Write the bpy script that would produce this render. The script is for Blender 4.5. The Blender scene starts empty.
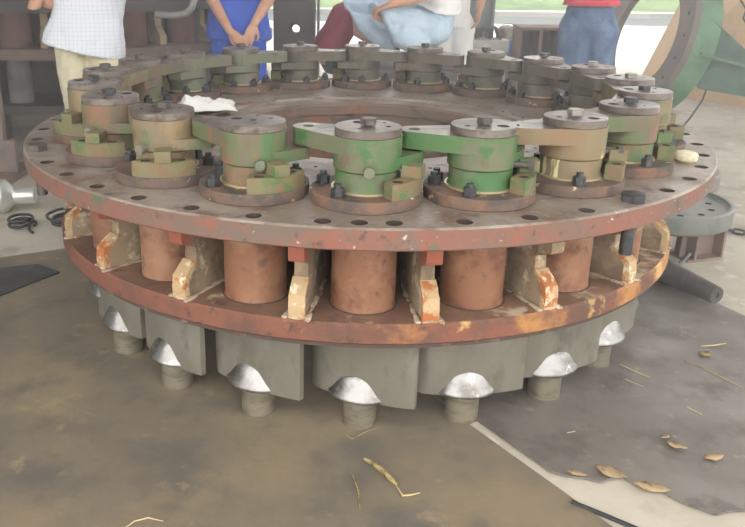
import bpy, bmesh, math, random
from mathutils import Vector, Matrix
PI = math.pi
R = math.radians
random.seed(7)
scene = bpy.context.scene
COL = scene.collection

# ------------------------------------------------------------------ camera
W, H = 745, 527
cam_data = bpy.data.cameras.new('camera')
cam = bpy.data.objects.new('camera', cam_data)
COL.objects.link(cam)
F, CD, CH, PITCH, YAW, ROLL = 788.72, 3.0515, 1.3169, .3326, -.0584, .0098
fw = Vector((math.sin(YAW)*math.cos(PITCH), math.cos(YAW)*math.cos(PITCH), -math.sin(PITCH)))
rt = fw.cross(Vector((0, 0, 1))).normalized()
up = rt.cross(fw)
r2 = rt*math.cos(ROLL)+up*math.sin(ROLL)
u2 = -rt*math.sin(ROLL)+up*math.cos(ROLL)
m = Matrix((r2, u2, -fw)).transposed().to_4x4()
m.translation = Vector((0, -CD, CH))
cam.matrix_world = m
cam_data.sensor_fit = 'HORIZONTAL'
cam_data.sensor_width = 36
cam_data.lens = F/W*36
cam_data.shift_x = 56.13/W
cam_data.shift_y = -34.30/W
cam_data.clip_end = 200
scene.camera = cam

# ------------------------------------------------------------------ sky, exposure
world = bpy.data.worlds.new('sky')
scene.world = world
world.use_nodes = True
bg = world.node_tree.nodes['Background']
bg.inputs[0].default_value = (1.0, .985, .955, 1)       # even white overcast
bg.inputs[1].default_value = 3.2
scene.view_settings.view_transform = 'Standard'
scene.view_settings.look = 'None'
scene.view_settings.gamma = 1
scene.view_settings.use_curve_mapping = False
scene.view_settings.exposure = 0.2


# ------------------------------------------------------------------ materials
VIVID = False
def lin(c):
    if not VIVID:      # pulls colours part-way to grey
        y = .3*c[0]+.59*c[1]+.11*c[2]
        c = tuple(v+(y-v)*.14 for v in c)
    return tuple(((v/255)/12.92 if v/255 <= .04045 else ((v/255+.055)/1.055)**2.4) for v in c)+(1,)


def mat(name, base, layers=(), rough=.7, metal=0, bump=.15, bscale=40, rvar=.0, stretch=None, spec=.5):
    """base colour, then noise-masked layers (colour, scale, from, to)"""
    mt = bpy.data.materials.new(name)
    mt.use_nodes = True
    nt = mt.node_tree
    N, L = nt.nodes, nt.links
    b = N['Principled BSDF']
    tc = N.new('ShaderNodeTexCoord')
    oi = N.new('ShaderNodeObjectInfo')
    mul = N.new('ShaderNodeVectorMath'); mul.operation = 'SCALE'
    mul.inputs[0].default_value = (17.3, 9.1, 23.7)
    L.new(oi.outputs['Random'], mul.inputs['Scale'])
    add = N.new('ShaderNodeVectorMath')
    L.new(tc.outputs['Object'], add.inputs[0]); L.new(mul.outputs[0], add.inputs[1])
    vec = add.outputs[0]
    if stretch:
        mp = N.new('ShaderNodeVectorMath'); mp.operation = 'MULTIPLY'
        mp.inputs[1].default_value = stretch
        L.new(vec, mp.inputs[0]); vec = mp.outputs[0]
    col = None
    for i, lay in enumerate(layers):
        c, sc, lo, hi = lay[:4]
        n = N.new('ShaderNodeTexNoise')
        n.inputs['Scale'].default_value = sc
        n.inputs['Detail'].default_value = 6
        n.inputs['Roughness'].default_value = .62
        off = N.new('ShaderNodeVectorMath'); off.inputs[1].default_value = (i*3.7, i*1.9, i*5.3)
        L.new(vec, off.inputs[0]); L.new(off.outputs[0], n.inputs['Vector'])
        mr = N.new('ShaderNodeMapRange')
        mr.inputs['From Min'].default_value = lo; mr.inputs['From Max'].default_value = hi
        fac = n.outputs['Fac']
        if len(lay) > 4:      # patch grows towards one side of the thing
            sp = N.new('ShaderNodeSeparateXYZ'); L.new(tc.outputs['Object'], sp.inputs[0])
            ma = N.new('ShaderNodeMath'); ma.operation = 'MULTIPLY_ADD'; ma.inputs[1].default_value = lay[4]
            L.new(sp.outputs['X'], ma.inputs[0]); L.new(fac, ma.inputs[2]); fac = ma.outputs[0]
        L.new(fac, mr.inputs['Value'])
        mx = N.new('ShaderNodeMix'); mx.data_type = 'RGBA'
        L.new(mr.outputs[0], mx.inputs['Factor'])
        if col is None:
            mx.inputs['A'].default_value = lin(base)
        else:
            L.new(col, mx.inputs['A'])
        mx.inputs['B'].default_value = lin(c)
        col = mx.outputs['Result']
    if col is None:
        b.inputs['Base Color'].default_value = lin(base)
    else:
        L.new(col, b.inputs['Base Color'])
    b.inputs['Roughness'].default_value = rough
    b.inputs['Metallic'].default_value = metal
    b.inputs['Specular IOR Level'].default_value = spec
    if rvar:
        n = N.new('ShaderNodeTexNoise'); n.inputs['Scale'].default_value = 9; n.inputs['Detail'].default_value = 5
        L.new(vec, n.inputs['Vector'])
        mr = N.new('ShaderNodeMapRange')
        mr.inputs['From Min'].default_value = .3; mr.inputs['From Max'].default_value = .7
        mr.inputs['To Min'].default_value = rough-rvar; mr.inputs['To Max'].default_value = min(1, rough+rvar)
        L.new(n.outputs['Fac'], mr.inputs['Value']); L.new(mr.outputs[0], b.inputs['Roughness'])
    if bump:
        n = N.new('ShaderNodeTexNoise'); n.inputs['Scale'].default_value = bscale; n.inputs['Detail'].default_value = 4
        L.new(vec, n.inputs['Vector'])
        bp = N.new('ShaderNodeBump'); bp.inputs['Strength'].default_value = bump
        bp.inputs['Distance'].default_value = .004
        L.new(n.outputs['Fac'], bp.inputs['Height']); L.new(bp.outputs[0], b.inputs['Normal'])
    return mt


def checked(name, base, line, scale):
    mt = mat(name, base, rough=.9, bump=.1, bscale=20)
    nt = mt.node_tree; N, L = nt.nodes, nt.links
    tc = N.new('ShaderNodeTexCoord'); sx = N.new('ShaderNodeSeparateXYZ')
    L.new(tc.outputs['Object'], sx.inputs[0])
    outs = []
    for ax in ('X', 'Z'):
        a = N.new('ShaderNodeMath'); a.operation = 'MULTIPLY'; a.inputs[1].default_value = scale
        L.new(sx.outputs[ax], a.inputs[0])
        f = N.new('ShaderNodeMath'); f.operation = 'FRACT'; L.new(a.outputs[0], f.inputs[0])
        g = N.new('ShaderNodeMath'); g.operation = 'LESS_THAN'; g.inputs[1].default_value = .2
        L.new(f.outputs[0], g.inputs[0]); outs.append(g.outputs[0])
    mxx = N.new('ShaderNodeMath'); mxx.operation = 'MAXIMUM'
    L.new(outs[0], mxx.inputs[0]); L.new(outs[1], mxx.inputs[1])
    mx = N.new('ShaderNodeMix'); mx.data_type = 'RGBA'
    mx.inputs['A'].default_value = lin(base); mx.inputs['B'].default_value = lin(line)
    L.new(mxx.outputs[0], mx.inputs['Factor'])
    L.new(mx.outputs['Result'], N['Principled BSDF'].inputs['Base Color'])
    return mt


M = {}
M['flange'] = mat('flange_steel', (134, 118, 105), [((154, 140, 128), 4, .45, .6), ((118, 92, 77), 7, .53, .65), ((100, 92, 86), 18, .57, .68), ((170, 158, 146), 30, .63, .69)], .45, .1, .5, 60, .12)
M['rim'] = mat('rim_red_primer', (130, 86, 72), [((110, 92, 80), 6, .45, .58), ((142, 82, 64), 14, .55, .66), ((88, 98, 76), 10, .61, .67), ((90, 72, 62), 30, .6, .68), ((186, 172, 158), 40, .66, .7)], .75, 0, .5, 50)
M['lower_top'] = mat('lower_ring_brown', (118, 84, 66), [((140, 106, 82), 4, .45, .62), ((84, 62, 54), 18, .58, .7), ((188, 166, 136), 7, .60, .68, .13)], .8, 0, .6, 50)
M['lower_rim'] = mat('lower_rim_red', (128, 76, 58), [((102, 70, 56), 6, .45, .58), ((84, 60, 50), 26, .58, .66), ((178, 120, 62), 4, .58, .68, .13), ((206, 162, 96), 7, .63, .7, .1)], .72, 0, .6, 50)
M['drum'] = mat('inner_drum_rust', (120, 98, 84), [((142, 98, 72), 5, .54, .64), ((90, 78, 72), 11, .52, .64)], .8, 0, .5, 40)
M['stem'] = mat('stem_rust', (140, 92, 64), [((160, 116, 86), 6, .44, .6), ((114, 70, 52), 11, .52, .64), ((94, 72, 60), 20, .59, .7)], .7, .05, .5, 60)
M['rib'] = mat('rib_cream', (146, 126, 98), [((116, 96, 76), 6, .47, .58), ((192, 174, 144), 14, .54, .63), ((152, 100, 60), 9, .6, .66)], .85, 0, .9, 40)
M['rib_foot'] = mat('rib_foot_orange', (184, 154, 112), [((176, 100, 46), 14, .5, .57), ((212, 196, 164), 30, .56, .62)], .85, 0, .9, 60)
M['rib_lug'] = mat('rib_lug_red', (158, 84, 64), [((138, 100, 82), 12, .54, .64)], .8, 0, .3, 60)
M['weld'] = mat('weld_dust', (184, 164, 136), [((150, 120, 92), 14, .48, .6), ((214, 200, 176), 30, .58, .66)], .95, 0, .9, 60)
M['lip'] = mat('lip_dark', (84, 66, 58), [((140, 118, 98), 14, .58, .7)], .8, 0, .3, 40)
M['cap'] = mat('cap_steel', (104, 93, 85), [((124, 114, 106), 8, .46, .6), ((82, 70, 62), 18, .54, .66)], .38, .2, .35, 80, .12)
M['capside'] = M['cap']
M['hole'] = mat('hole_grime_shade', (70, 58, 52), [], .9, 0, 0)  # grime brown, darkened to stand in for shade inside the holes
M['green_bright'] = mat('paint_green', (70, 106, 56), [((100, 104, 76), 6, .45, .56), ((60, 104, 54), 9, .54, .6), ((106, 90, 70), 12, .58, .66)], .62, 0, .5, 50)
M['green_rust'] = mat('paint_green_rust', (94, 104, 68), [((128, 92, 66), 9, .48, .56), ((104, 94, 74), 14, .5, .6), ((72, 106, 60), 8, .57, .62)], .7, 0, .5, 50, stretch=(1, 1, .45))
M['green_tan'] = mat('paint_tan_green', (120, 106, 78), [((92, 104, 68), 8, .53, .6), ((138, 116, 84), 14, .5, .6), ((122, 88, 64), 12, .58, .65)], .7, 0, .5, 50)
M['green_tan_drip'] = mat('paint_tan_drips', (126, 110, 80), [((134, 100, 72), 8, .5, .6), ((206, 202, 140), 12, .615, .64), ((96, 106, 70), 6, .58, .64)], .7, 0, .5, 50, stretch=(1, 1, .15))
M['green_dull'] = mat('paint_green_dull', (106, 112, 88), [((120, 106, 92), 9, .48, .58), ((84, 98, 74), 16, .54, .62)], .7, 0, .5, 50)
M['grey_olive'] = mat('paint_grey_olive', (98, 91, 78), [((84, 82, 68), 9, .48, .58), ((108, 92, 78), 16, .54, .62)], .7, 0, .5, 50)
M['block'] = mat('stop_block_paint', (116, 108, 74), [((84, 106, 60), 10, .49, .56), ((124, 96, 68), 16, .52, .6)], .75, 0, .6, 60)
M['baseplate'] = mat('base_plate_rust', (104, 84, 72), [((124, 90, 70), 8, .5, .6), ((84, 74, 67), 14, .5, .6), ((196, 176, 126), 22, .65, .675)], .7, .05, .6, 60)
M['brass'] = mat('brass_shim', (196, 178, 136), [], .4, .6, 0)
M['bolt'] = mat('dark_bolt', (62, 64, 68), [((88, 86, 84), 40, .5, .65)], .5, .4, .2, 90)
M['bolt_head'] = mat('grey_bolt_head', (84, 78, 73), [((104, 96, 90), 30, .5, .65)], .5, .3, .2, 90)
M['bolt_bright'] = mat('pale_bolt', (150, 144, 134), [], .4, .5, .1, 90)
M['vane'] = mat('vane_steel', (126, 120, 106), [((140, 135, 122), 5, .45, .62), ((110, 104, 92), 12, .54, .68)], .48, .35, .25, 60, .1, stretch=(1, 1, .6))
M['fairing'] = mat('polished_fairing', (152, 150, 147), [((120, 115, 110), 12, .48, .62), ((186, 184, 180), 30, .58, .66)], .34, .85, .3, 70, .1)
M['trunnion'] = mat('trunnion_steel', (150, 141, 122), [((128, 119, 100), 14, .5, .62)], .4, .55, .08, 40, .08, stretch=(1, 1, 3))
M['chalk'] = mat('chalk', (226, 226, 220), [], .9, 0, 0)
M['green_mark'] = mat('green_marker', (96, 140, 118), [], .8, 0, 0)
M['concrete'] = mat('concrete_floor', (184, 174, 156), [((200, 191, 174), 1.6, .42, .62), ((150, 142, 128), 3.5, .54, .7), ((212, 206, 192), 9, .58, .7)], .7, 0, .3, 50)
M['yard'] = mat('yard_concrete', (206, 206, 203), [((190, 190, 186), .5, .45, .65)], .8, 0, .1, 20)
M['road_edge'] = mat('dark_road_edge', (84, 90, 92), [((76, 92, 68), .8, .5, .62)], .7, 0, .1, 20)  # darker strip with greenish patches
M['kerb'] = mat('kerb', (176, 176, 168), [((150, 150, 142), 1, .5, .6)], .8, 0, .1, 20)
M['grass'] = mat('grass', (94, 124, 66), [((116, 142, 84), 1.2, .45, .6), ((78, 108, 56), 3, .52, .66), ((172, 182, 156), 2.2, .68, .74)], .9, 0, .3, 20)
M['mat_brown'] = mat('brown_floor_sheet', (124, 112, 94), [((138, 122, 96), 2.5, .46, .6), ((104, 98, 88), 3.6, .5, .64), ((150, 132, 102), 9, .6, .7)], .6, .05, .25, 30, .14)
M['mat_grey'] = mat('grey_floor_sheet', (118, 110, 103), [((130, 122, 116), 2.8, .46, .6), ((100, 92, 86), 6, .52, .66), ((140, 128, 114), 18, .62, .68)], .5, .05, .25, 30, .14)
M['rubber'] = mat('dark_rubber', (58, 58, 60), [((76, 74, 72), 14, .5, .65)], .7, 0, .2, 50)
M['leaf'] = mat('dry_leaf', (178, 152, 112), [((140, 110, 78), 30, .5, .6)], .9, 0, .3, 60)
M['straw'] = mat('dry_straw', (198, 178, 128), [], .9, 0, 0)
M['stick'] = mat('yellow_peeled_bark', (172, 148, 92), [((110, 92, 62), 30, .5, .6)], .9, 0, .3, 60)
M['paper'] = mat('white_cloth', (226, 224, 218), [], .9, 0, .4, 20)
M['chrome'] = mat('chrome_shaft', (214, 214, 210), [], .3, .6, .05, 20)
M['cable'] = mat('black_cable', (48, 50, 52), [], .6, 0, 0)
M['dark_shaft'] = mat('dark_shaft', (84, 80, 78), [((110, 106, 102), 9, .5, .65)], .45, .3, .2, 40)
M['far_steel'] = mat('far_steel', (132, 128, 126), [((108, 100, 96), 4, .48, .62)], .6, .1, .2, 40)
M['far_dark'] = mat('far_dark_steel', (88, 82, 84), [((106, 92, 86), 3, .5, .64)], .7, .1, .2, 30)
M['far_brown'] = mat('far_brown_steel', (138, 116, 104), [((108, 100, 98), 3, .48, .62), ((152, 122, 102), 8, .56, .7)], .75, 0, .2, 30)
M['far_red'] = mat('far_red_stem', (124, 84, 78), [((98, 76, 74), 6, .5, .62)], .7, 0, .2, 40)
M['far_cream'] = mat('far_cream_rib', (170, 150, 122), [((196, 172, 130), 9, .5, .6)], .85, 0, .3, 40)
M['wall'] = mat('shop_wall_dark', (86, 86, 90), [((70, 70, 76), 1, .45, .6)], .9, 0, .1, 10)
M['shade_roof'] = mat('added_shade_roof', (150, 150, 150), [], .9, 0, 0)
M['door'] = mat('grey_green_door', (122, 134, 136), [((110, 122, 124), 2, .5, .6)], .6, .1, .05, 10)
M['panel'] = mat('tan_panel', (224, 184, 136), [((212, 170, 120), 2.5, .46, .6), ((194, 156, 118), 8, .58, .68)], .85, 0, .2, 20)
M['panel_base'] = mat('panel_base_brown', (150, 118, 90), [], .85, 0, .2, 20)
M['ring_green'] = mat('ring_green', (66, 118, 76), [((88, 138, 92), 3, .48, .6), ((58, 98, 66), 5, .52, .65)], .55, 0, .2, 30)
M['ring_dkgreen'] = mat('ring_dark_green', (48, 82, 62), [((62, 98, 74), 4, .5, .64)], .6, 0, .2, 30)
M['ring_grey'] = mat('ring_face_grey', (104, 88, 82), [((124, 104, 92), 6, .5, .64)], .6, .1, .2, 30)
M['ring_pale'] = mat('ring_pale_tape', (168, 188, 172), [], .7, 0, .1, 30)
VIVID = True
M['blue'] = mat('blue_overall', (54, 92, 198), [((40, 74, 168), 5, .48, .62)], .9, 0, .3, 30)
M['red'] = mat('red_shirt', (168, 40, 76), [((146, 30, 62), 5, .5, .64)], .9, 0, .2, 30)
M['red2'] = mat('red_polo', (196, 66, 80), [], .9, 0, .2, 30)
M['khaki'] = mat('khaki_cotton', (214, 206, 178), [((200, 191, 160), 6, .48, .62)], .9, 0, .2, 30)
M['jeans'] = mat('blue_denim', (80, 102, 136), [((108, 130, 158), 6, .48, .62), ((64, 84, 114), 12, .55, .65)], .9, 0, .3, 60)
M['lightjeans'] = mat('pale_blue_cotton', (192, 212, 228), [((174, 196, 218), 6, .48, .62)], .9, 0, .2, 30)
M['white'] = mat('white_cotton', (236, 236, 234), [], .9, 0, .2, 30)
M['charcoal'] = mat('charcoal_cotton', (72, 78, 90), [], .9, 0, .2, 30)
M['check'] = checked('white_checked_cotton', (226, 230, 236), (208, 216, 228), 40)
M['skin'] = mat('skin', (206, 156, 128), [((190, 138, 112), 9, .5, .62)], .6, 0, .1, 50)
M['hair'] = mat('black_hair', (32, 28, 26), [], .7, 0, .4, 90)
M['shoe'] = mat('dark_shoe', (50, 46, 44), [], .6, 0, .1, 40)
M['eye'] = mat('eye', (40, 32, 28), [], .3, 0, 0)
M['stitch'] = mat('stitching', (60, 80, 112), [], .9, 0, 0)
M['bucket_blue'] = mat('bucket_blue', (60, 122, 196), [], .5, 0, 0)
M['bucket_white'] = mat('bucket_white', (176, 168, 158), [((130, 112, 96), 18, .5, .6)], .7, 0, .1, 40)
VIVID = False
M['bench'] = mat('pale_bench', (206, 204, 194), [], .7, 0, .1, 30)
M['crate'] = mat('rusty_box_steel', (128, 100, 84), [((104, 88, 80), 5, .5, .62)], .7, .1, .2, 30)
M['crate_in'] = mat('dark_box_inside', (70, 68, 76), [], .8, 0, .1, 30)
M['disc_green'] = mat('disc_worn_green', (126, 128, 122), [((108, 120, 112), 6, .5, .6), ((150, 132, 118), 9, .6, .68)], .5, .1, .2, 40)
M['ivory'] = mat('ivory_wax', (220, 212, 178), [((196, 180, 140), 30, .5, .6)], .5, 0, .2, 40)
M['chain'] = mat('chain', (74, 66, 62), [], .6, .3, .1, 40)


# ------------------------------------------------------------------ mesh helpers
class MB:
    def __init__(s):
        s.bm = bmesh.new()
        s.mi = 0

    def verts(s, vs):
        return [s.bm.verts.new(v) for v in vs]

    def face(s, vs):
        try:
            f = s.bm.faces.new(vs); f.material_index = s.mi; return f
        except ValueError:
            return None

    def box(s, c, d, mtx=None, rz=0):
        c = Vector(c); x, y, z = d[0]/2, d[1]/2, d[2]/2
        rot = mtx or Matrix.Rotation(rz, 3, 'Z')
        vs = s.verts([c+rot @ Vector(p) for p in ((-x, -y, -z), (x, -y, -z), (x, y, -z), (-x, y, -z), (-x, -y, z), (x, -y, z), (x, y, z), (-x, y, z))])
        for q in ((0, 3, 2, 1), (4, 5, 6, 7), (0, 1, 5, 4), (1, 2, 6, 5), (2, 3, 7, 6), (3, 0, 4, 7)):
            s.face([vs[i] for i in q])
        return s

    def prism(s, pts, z0, z1, f=None):
        """closed outline (ccw) pushed from z0 to z1; f maps (x,y,z) on the way out"""
        g = f or (lambda x, y, z: (x, y, z))
        a = s.verts([g(x, y, z0) for x, y in pts]); b = s.verts([g(x, y, z1) for x, y in pts])
        n = len(pts)
        s.face(a[::-1]); s.face(b)
        for i in range(n):
            j = (i+1) % n; s.face([a[i], a[j], b[j], b[i]])
        return s

    def lathe(s, prof, n=48, c=(0, 0, 0), a0=0, a1=2*PI, closed=True, idx=None):
        """profile of (r, z) turned about z; closed profile = solid ring; else open ends are capped when r = 0"""
        c = Vector(c)
        full = abs(a1-a0-2*PI) < 1e-6
        k = n if full else n+1
        rows = []
        for i in range(k):
            a = a0+(a1-a0)*i/n
            rows.append([s.bm.verts.new(c+Vector((r*math.cos(a), r*math.sin(a), z))) for r, z in prof])
        m_ = len(prof)
        for i in range(n):
            A = rows[i]; B = rows[(i+1) % k]
            for j in range(m_ if closed else m_-1):
                j2 = (j+1) % m_
                if idx: s.mi = idx[j]
                s.face([A[j], B[j], B[j2], A[j2]])
        if not full:
            s.face(rows[0][::1]); s.face(rows[-1][::-1])
        return s

    def cyl(s, p0, p1, r0, r1=None, n=16, cap=True):
        r1 = r0 if r1 is None else r1
        p0, p1 = Vector(p0), Vector(p1)
        d = (p1-p0).normalized()
        a = d.orthogonal().normalized(); b = d.cross(a)
        A = s.verts([p0+r0*(math.cos(2*PI*i/n)*a+math.sin(2*PI*i/n)*b) for i in range(n)])
        B = s.verts([p1+r1*(math.cos(2*PI*i/n)*a+math.sin(2*PI*i/n)*b) for i in range(n)])
        for i in range(n):
            j = (i+1) % n; s.face([A[i], A[j], B[j], B[i]])
        if cap:
            s.face(A[::-1]); s.face(B)
        return s

    def tube(s, pts, rad, n=12, side=None, closed=False):
        """tube along points; rad = number or (a along side, b across) per point; rounded ends by caller"""
        P = [Vector(p) for p in pts]
        if not isinstance(rad, (list,)):
            rad = [rad]*len(P)
        prev = None
        rows = []
        for i, p in enumerate(P):
            if closed:
                t = P[(i+1) % len(P)]-P[i-1]
            else:
                t = P[min(i+1, len(P)-1)]-P[max(i-1, 0)]
            t.normalize()
            if side is not None:
                a = Vector(side); a = (a-a.dot(t)*t)
            elif prev is None:
                a = t.orthogonal()
            else:
                a = prev-prev.dot(t)*t
            a.normalize(); prev = a
            b = t.cross(a)
            ra, rb = rad[i] if isinstance(rad[i], tuple) else (rad[i], rad[i])
            rows.append(s.verts([p+ra*math.cos(2*PI*k/n)*a+rb*math.sin(2*PI*k/n)*b for k in range(n)]))
        m_ = len(P)
        for i in range(m_ if closed else m_-1):
            A, B = rows[i], rows[(i+1) % m_]
            for k in range(n):
                j = (k+1) % n; s.face([A[k], A[j], B[j], B[k]])
        if not closed:
            s.face(rows[0][::-1]); s.face(rows[-1])
        return s

    def ball(s, c, r, n=14, mtx=None):
        rr = r if isinstance(r, (tuple, list)) else (r, r, r)
        mm = Matrix.Translation(Vector(c)) @ (mtx.to_4x4() if mtx else Matrix.Identity(4)) @ Matrix.Diagonal((rr[0], rr[1], rr[2], 1))
        bmesh.ops.create_uvsphere(s.bm, u_segments=n, v_segments=max(6, n//2+2), radius=1, matrix=mm)
        return s

    def hexa(s, c, r, h, chamfer=.12, up=(0, 0, 1), rot=0):
        c = Vector(c); d = Vector(up).normalized(); a = d.orthogonal().normalized(); b = d.cross(a)
        def ring(rad, z): return s.verts([c+d*z+rad*(math.cos(rot+PI*i/3)*a+math.sin(rot+PI*i/3)*b) for i in range(6)])
        A = ring(r, 0); B = ring(r, h*(1-chamfer)); Cc = ring(r*.86, h)
        for X, Y in ((A, B), (B, Cc)):
            for i in range(6):
                j = (i+1) % 6; s.face([X[i], X[j], Y[j], Y[i]])
        s.face(A[::-1]); s.face(Cc)
        return s

    def mesh(s, name, mats, k=1.0, angle=35, smooth=True):
        bm = s.bm
        if k != 1.0:
            bmesh.ops.scale(bm, vec=(k, k, k), verts=bm.verts)
        bmesh.ops.recalc_face_normals(bm, faces=bm.faces)
        me = bpy.data.meshes.new(name)
        bm.to_mesh(me); bm.free()
        for x in (mats if isinstance(mats, (list, tuple)) else [mats]):
            me.materials.append(M[x])
        if smooth:
            for p in me.polygons: p.use_smooth = True
            me.set_sharp_from_angle(angle=R(angle))
        return me


def obj(name, me, parent=None, loc=(0, 0, 0), rz=0, rot=None):
    o = bpy.data.objects.new(name, me)
    COL.objects.link(o)
    o.location = loc
    o.rotation_euler = rot if rot else (0, 0, rz)
    if parent: o.parent = parent
    return o


def tag(o, label=None, cat=None, group=None, kind=None):
    if label: o['label'] = label
    if cat: o['category'] = cat
    if group: o['group'] = group
    if kind: o['kind'] = kind
    return o


def empty(name, loc, label, cat, group=None, rz=0):
    o = bpy.data.objects.new(name, None)
    COL.objects.link(o)
    o.empty_display_size = .1
    o.location = loc; o.rotation_euler = (0, 0, rz)
    return tag(o, label, cat, group)


def bevel(o, w=.002, seg=2):
    b = o.modifiers.new('bevel', 'BEVEL'); b.width = w; b.segments = seg; b.limit_method = 'ANGLE'; b.angle_limit = R(40)
    b.harden_normals = False
    return o


def cut(me, cutter, name=None):
    """me minus cutter, baked to a mesh"""
    a = bpy.data.objects.new('tmp_a', me); b = bpy.data.objects.new('tmp_b', cutter)
    COL.objects.link(a); COL.objects.link(b)
    md = a.modifiers.new('b', 'BOOLEAN'); md.operation = 'DIFFERENCE'; md.object = b; md.solver = 'EXACT'; md.material_mode = 'TRANSFER'; md.use_self = True
    dg = bpy.context.evaluated_depsgraph_get(); dg.update()
    out = bpy.data.meshes.new_from_object(a.evaluated_get(dg))
    bpy.data.objects.remove(a); bpy.data.objects.remove(b)
    for p in out.polygons: p.use_smooth = True
    out.set_sharp_from_angle(angle=R(35))
    if name: out.name = name
    return out


def outline_circle(cx, cy, r, a0, a1, n):
    return [(cx+r*math.cos(a0+(a1-a0)*i/n), cy+r*math.sin(a0+(a1-a0)*i/n)) for i in range(n+1)]


# ================================================================== the setting
def slab(name, pts, z0, z1, m_, kind='structure'):
    mb = MB(); mb.prism(pts, z0, z1)
    o = obj(name, mb.mesh(name, m_, smooth=False))
    o['kind'] = kind
    return o


slab('floor', [(-8, -8), (8, -8), (8, 7.5), (-8, 7.5)], -.1, 0, 'concrete')
tag(slab('yard_pavement', [(-30, 7.5), (30, 7.5), (30, 14.6), (-30, 14.6)], -.12, -.01, 'yard'))
tag(slab('road_edge', [(-40, 14.6), (40, 14.6), (40, 17.0), (-40, 17.0)], -.12, -.03, 'road_edge'))
tag(slab('kerb', [(-40, 17.0), (40, 17.0), (40, 17.7), (-40, 17.7)], -.12, .1, 'kerb'))
mb = MB()
gx = 60
for j, (y, z) in enumerate([(17.7, .06), (22, .7), (30, 2.2), (45, 5)]):
    row = mb.verts([(-45+90*i/gx, y, z+random.uniform(-.06, .06)) for i in range(gx+1)])
    if j:
        for i in range(gx): mb.face([last[i], last[i+1], row[i+1], row[i]])
    last = row
o = obj('grass_bank', mb.mesh('grass_bank', 'grass')); o['kind'] = 'structure'

mb = MB(); mb.box((-4.65, 6.6, 2.7), (6.9, .2, 5.4)); o = obj('wall_back', mb.mesh('wall_back', 'wall')); o['kind'] = 'structure'
mb = MB(); mb.box((-8, 1.4, 2.7), (.2, 10.6, 5.4)); o = obj('wall_left', mb.mesh('wall_left', 'wall')); o['kind'] = 'structure'
mb = MB(); mb.box((0, 1.5, 5.5), (16.4, 10.8, .12)); o = obj('shade_ceiling', mb.mesh('shade_ceiling', 'shade_roof')); o['kind'] = 'structure'  # unseen roof, added to keep the inside darker than the yard
for x in (-7.6, 7.6):
    mb = MB(); mb.box((x, -3.7, 2.72), (.3, .3, 5.44)); o = obj('trim_1' if x < 0 else 'trim_2', mb.mesh('post', 'door')); o['kind'] = 'structure'

# ================================================================== the turbine ring
K = .8
R0 = 1.25
PHI0 = .0138
def pang(i): return PHI0-i*2*PI/20-PI/2

ring = empty('turbine_ring', (0, 0, 0), 'large round rusty steel ring with two flanges, filling the middle of the floor', 'machine part')
ring.location = (0, 0, .40*K)
ZB = .40
# top flange with drilled holes
HOLE_A = [-94.4+8.37*k for k in range(43)]
mb = MB()
prof = [(.655, .80), (1.56, .80), (1.565, .805), (1.565, .868), (1.558, .8745), (.80, .8745), (.79, .862), (.67, .862), (.655, .85)]
prof = [(r, z-ZB) for r, z in prof]
mb.lathe(prof, 180, idx=[1, 1, 1, 0, 0, 0, 0, 2, 2])
top = mb.mesh('top_flange', ['flange', 'rim', 'drum'], K)
mc = MB()
for a in HOLE_A+[-90.1]:
    a = R(a); mc.cyl((1.51*math.cos(a), 1.51*math.sin(a), .78-ZB), (1.51*math.cos(a), 1.51*math.sin(a), .9-ZB), .027, n=20)
for k in range(60):   # small tapped holes around the opening
    a = 2*PI*k/60; mc.cyl((.86*math.cos(a), .86*math.sin(a), .84-ZB), (.86*math.cos(a), .86*math.sin(a), .9-ZB), .009, n=8)
cm = mc.mesh('cutter', 'hole', K)
top = cut(top, cm)
bevel(obj('top_flange', top, ring), .0015, 1)
# small lip inside edge of the lower ring, lower ring
mb = MB()
mb.lathe([(r, z-ZB) for r, z in [(.66, .417), (1.432, .417), (1.441, .425), (1.441, .488), (1.434, .495), (.66, .495)]], 180, idx=[0, 1, 1, 1, 0, 0])
tag(obj('lower_flange', mb.mesh('lower_flange', ['lower_top', 'lower_rim'], K), ring))
mb = MB()
mb.lathe([(r, z-ZB) for r, z in [(.66, .40), (1.425, .40), (1.425, .418), (.66, .418)]], 120)
tag(obj('underside_lip', mb.mesh('underside_lip', 'lip', K), ring))
mb = MB()
mb.lathe([(r, z-ZB) for r, z in [(.665, .49), (.71, .49), (.71, .805), (.665, .805)]], 96)
tag(obj('inner_drum', mb.mesh('inner_drum', 'drum', K), ring))
# stems: the red-brown tubes between the flanges
mb = MB(); mb.lathe([(0, .49-ZB), (.118, .49-ZB), (.118, .497-ZB), (.113, .50-ZB), (.113, .801-ZB), (0, .801-ZB)], 36, closed=False)
stem_me = mb.mesh('stem', 'stem', K)
mb = MB(); mb.lathe([(.114, .495-ZB), (.121, .495-ZB), (.121, .4975-ZB), (.114, .4975-ZB)], 36)
seat_me = mb.mesh('stem_seat', 'hole', K)
for i in range(20):
    a = pang(i)
    s_ = obj('stem', stem_me, ring, (R0*K*math.cos(a), R0*K*math.sin(a), 0), a)
    obj('stem_seat', seat_me, s_)
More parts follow.
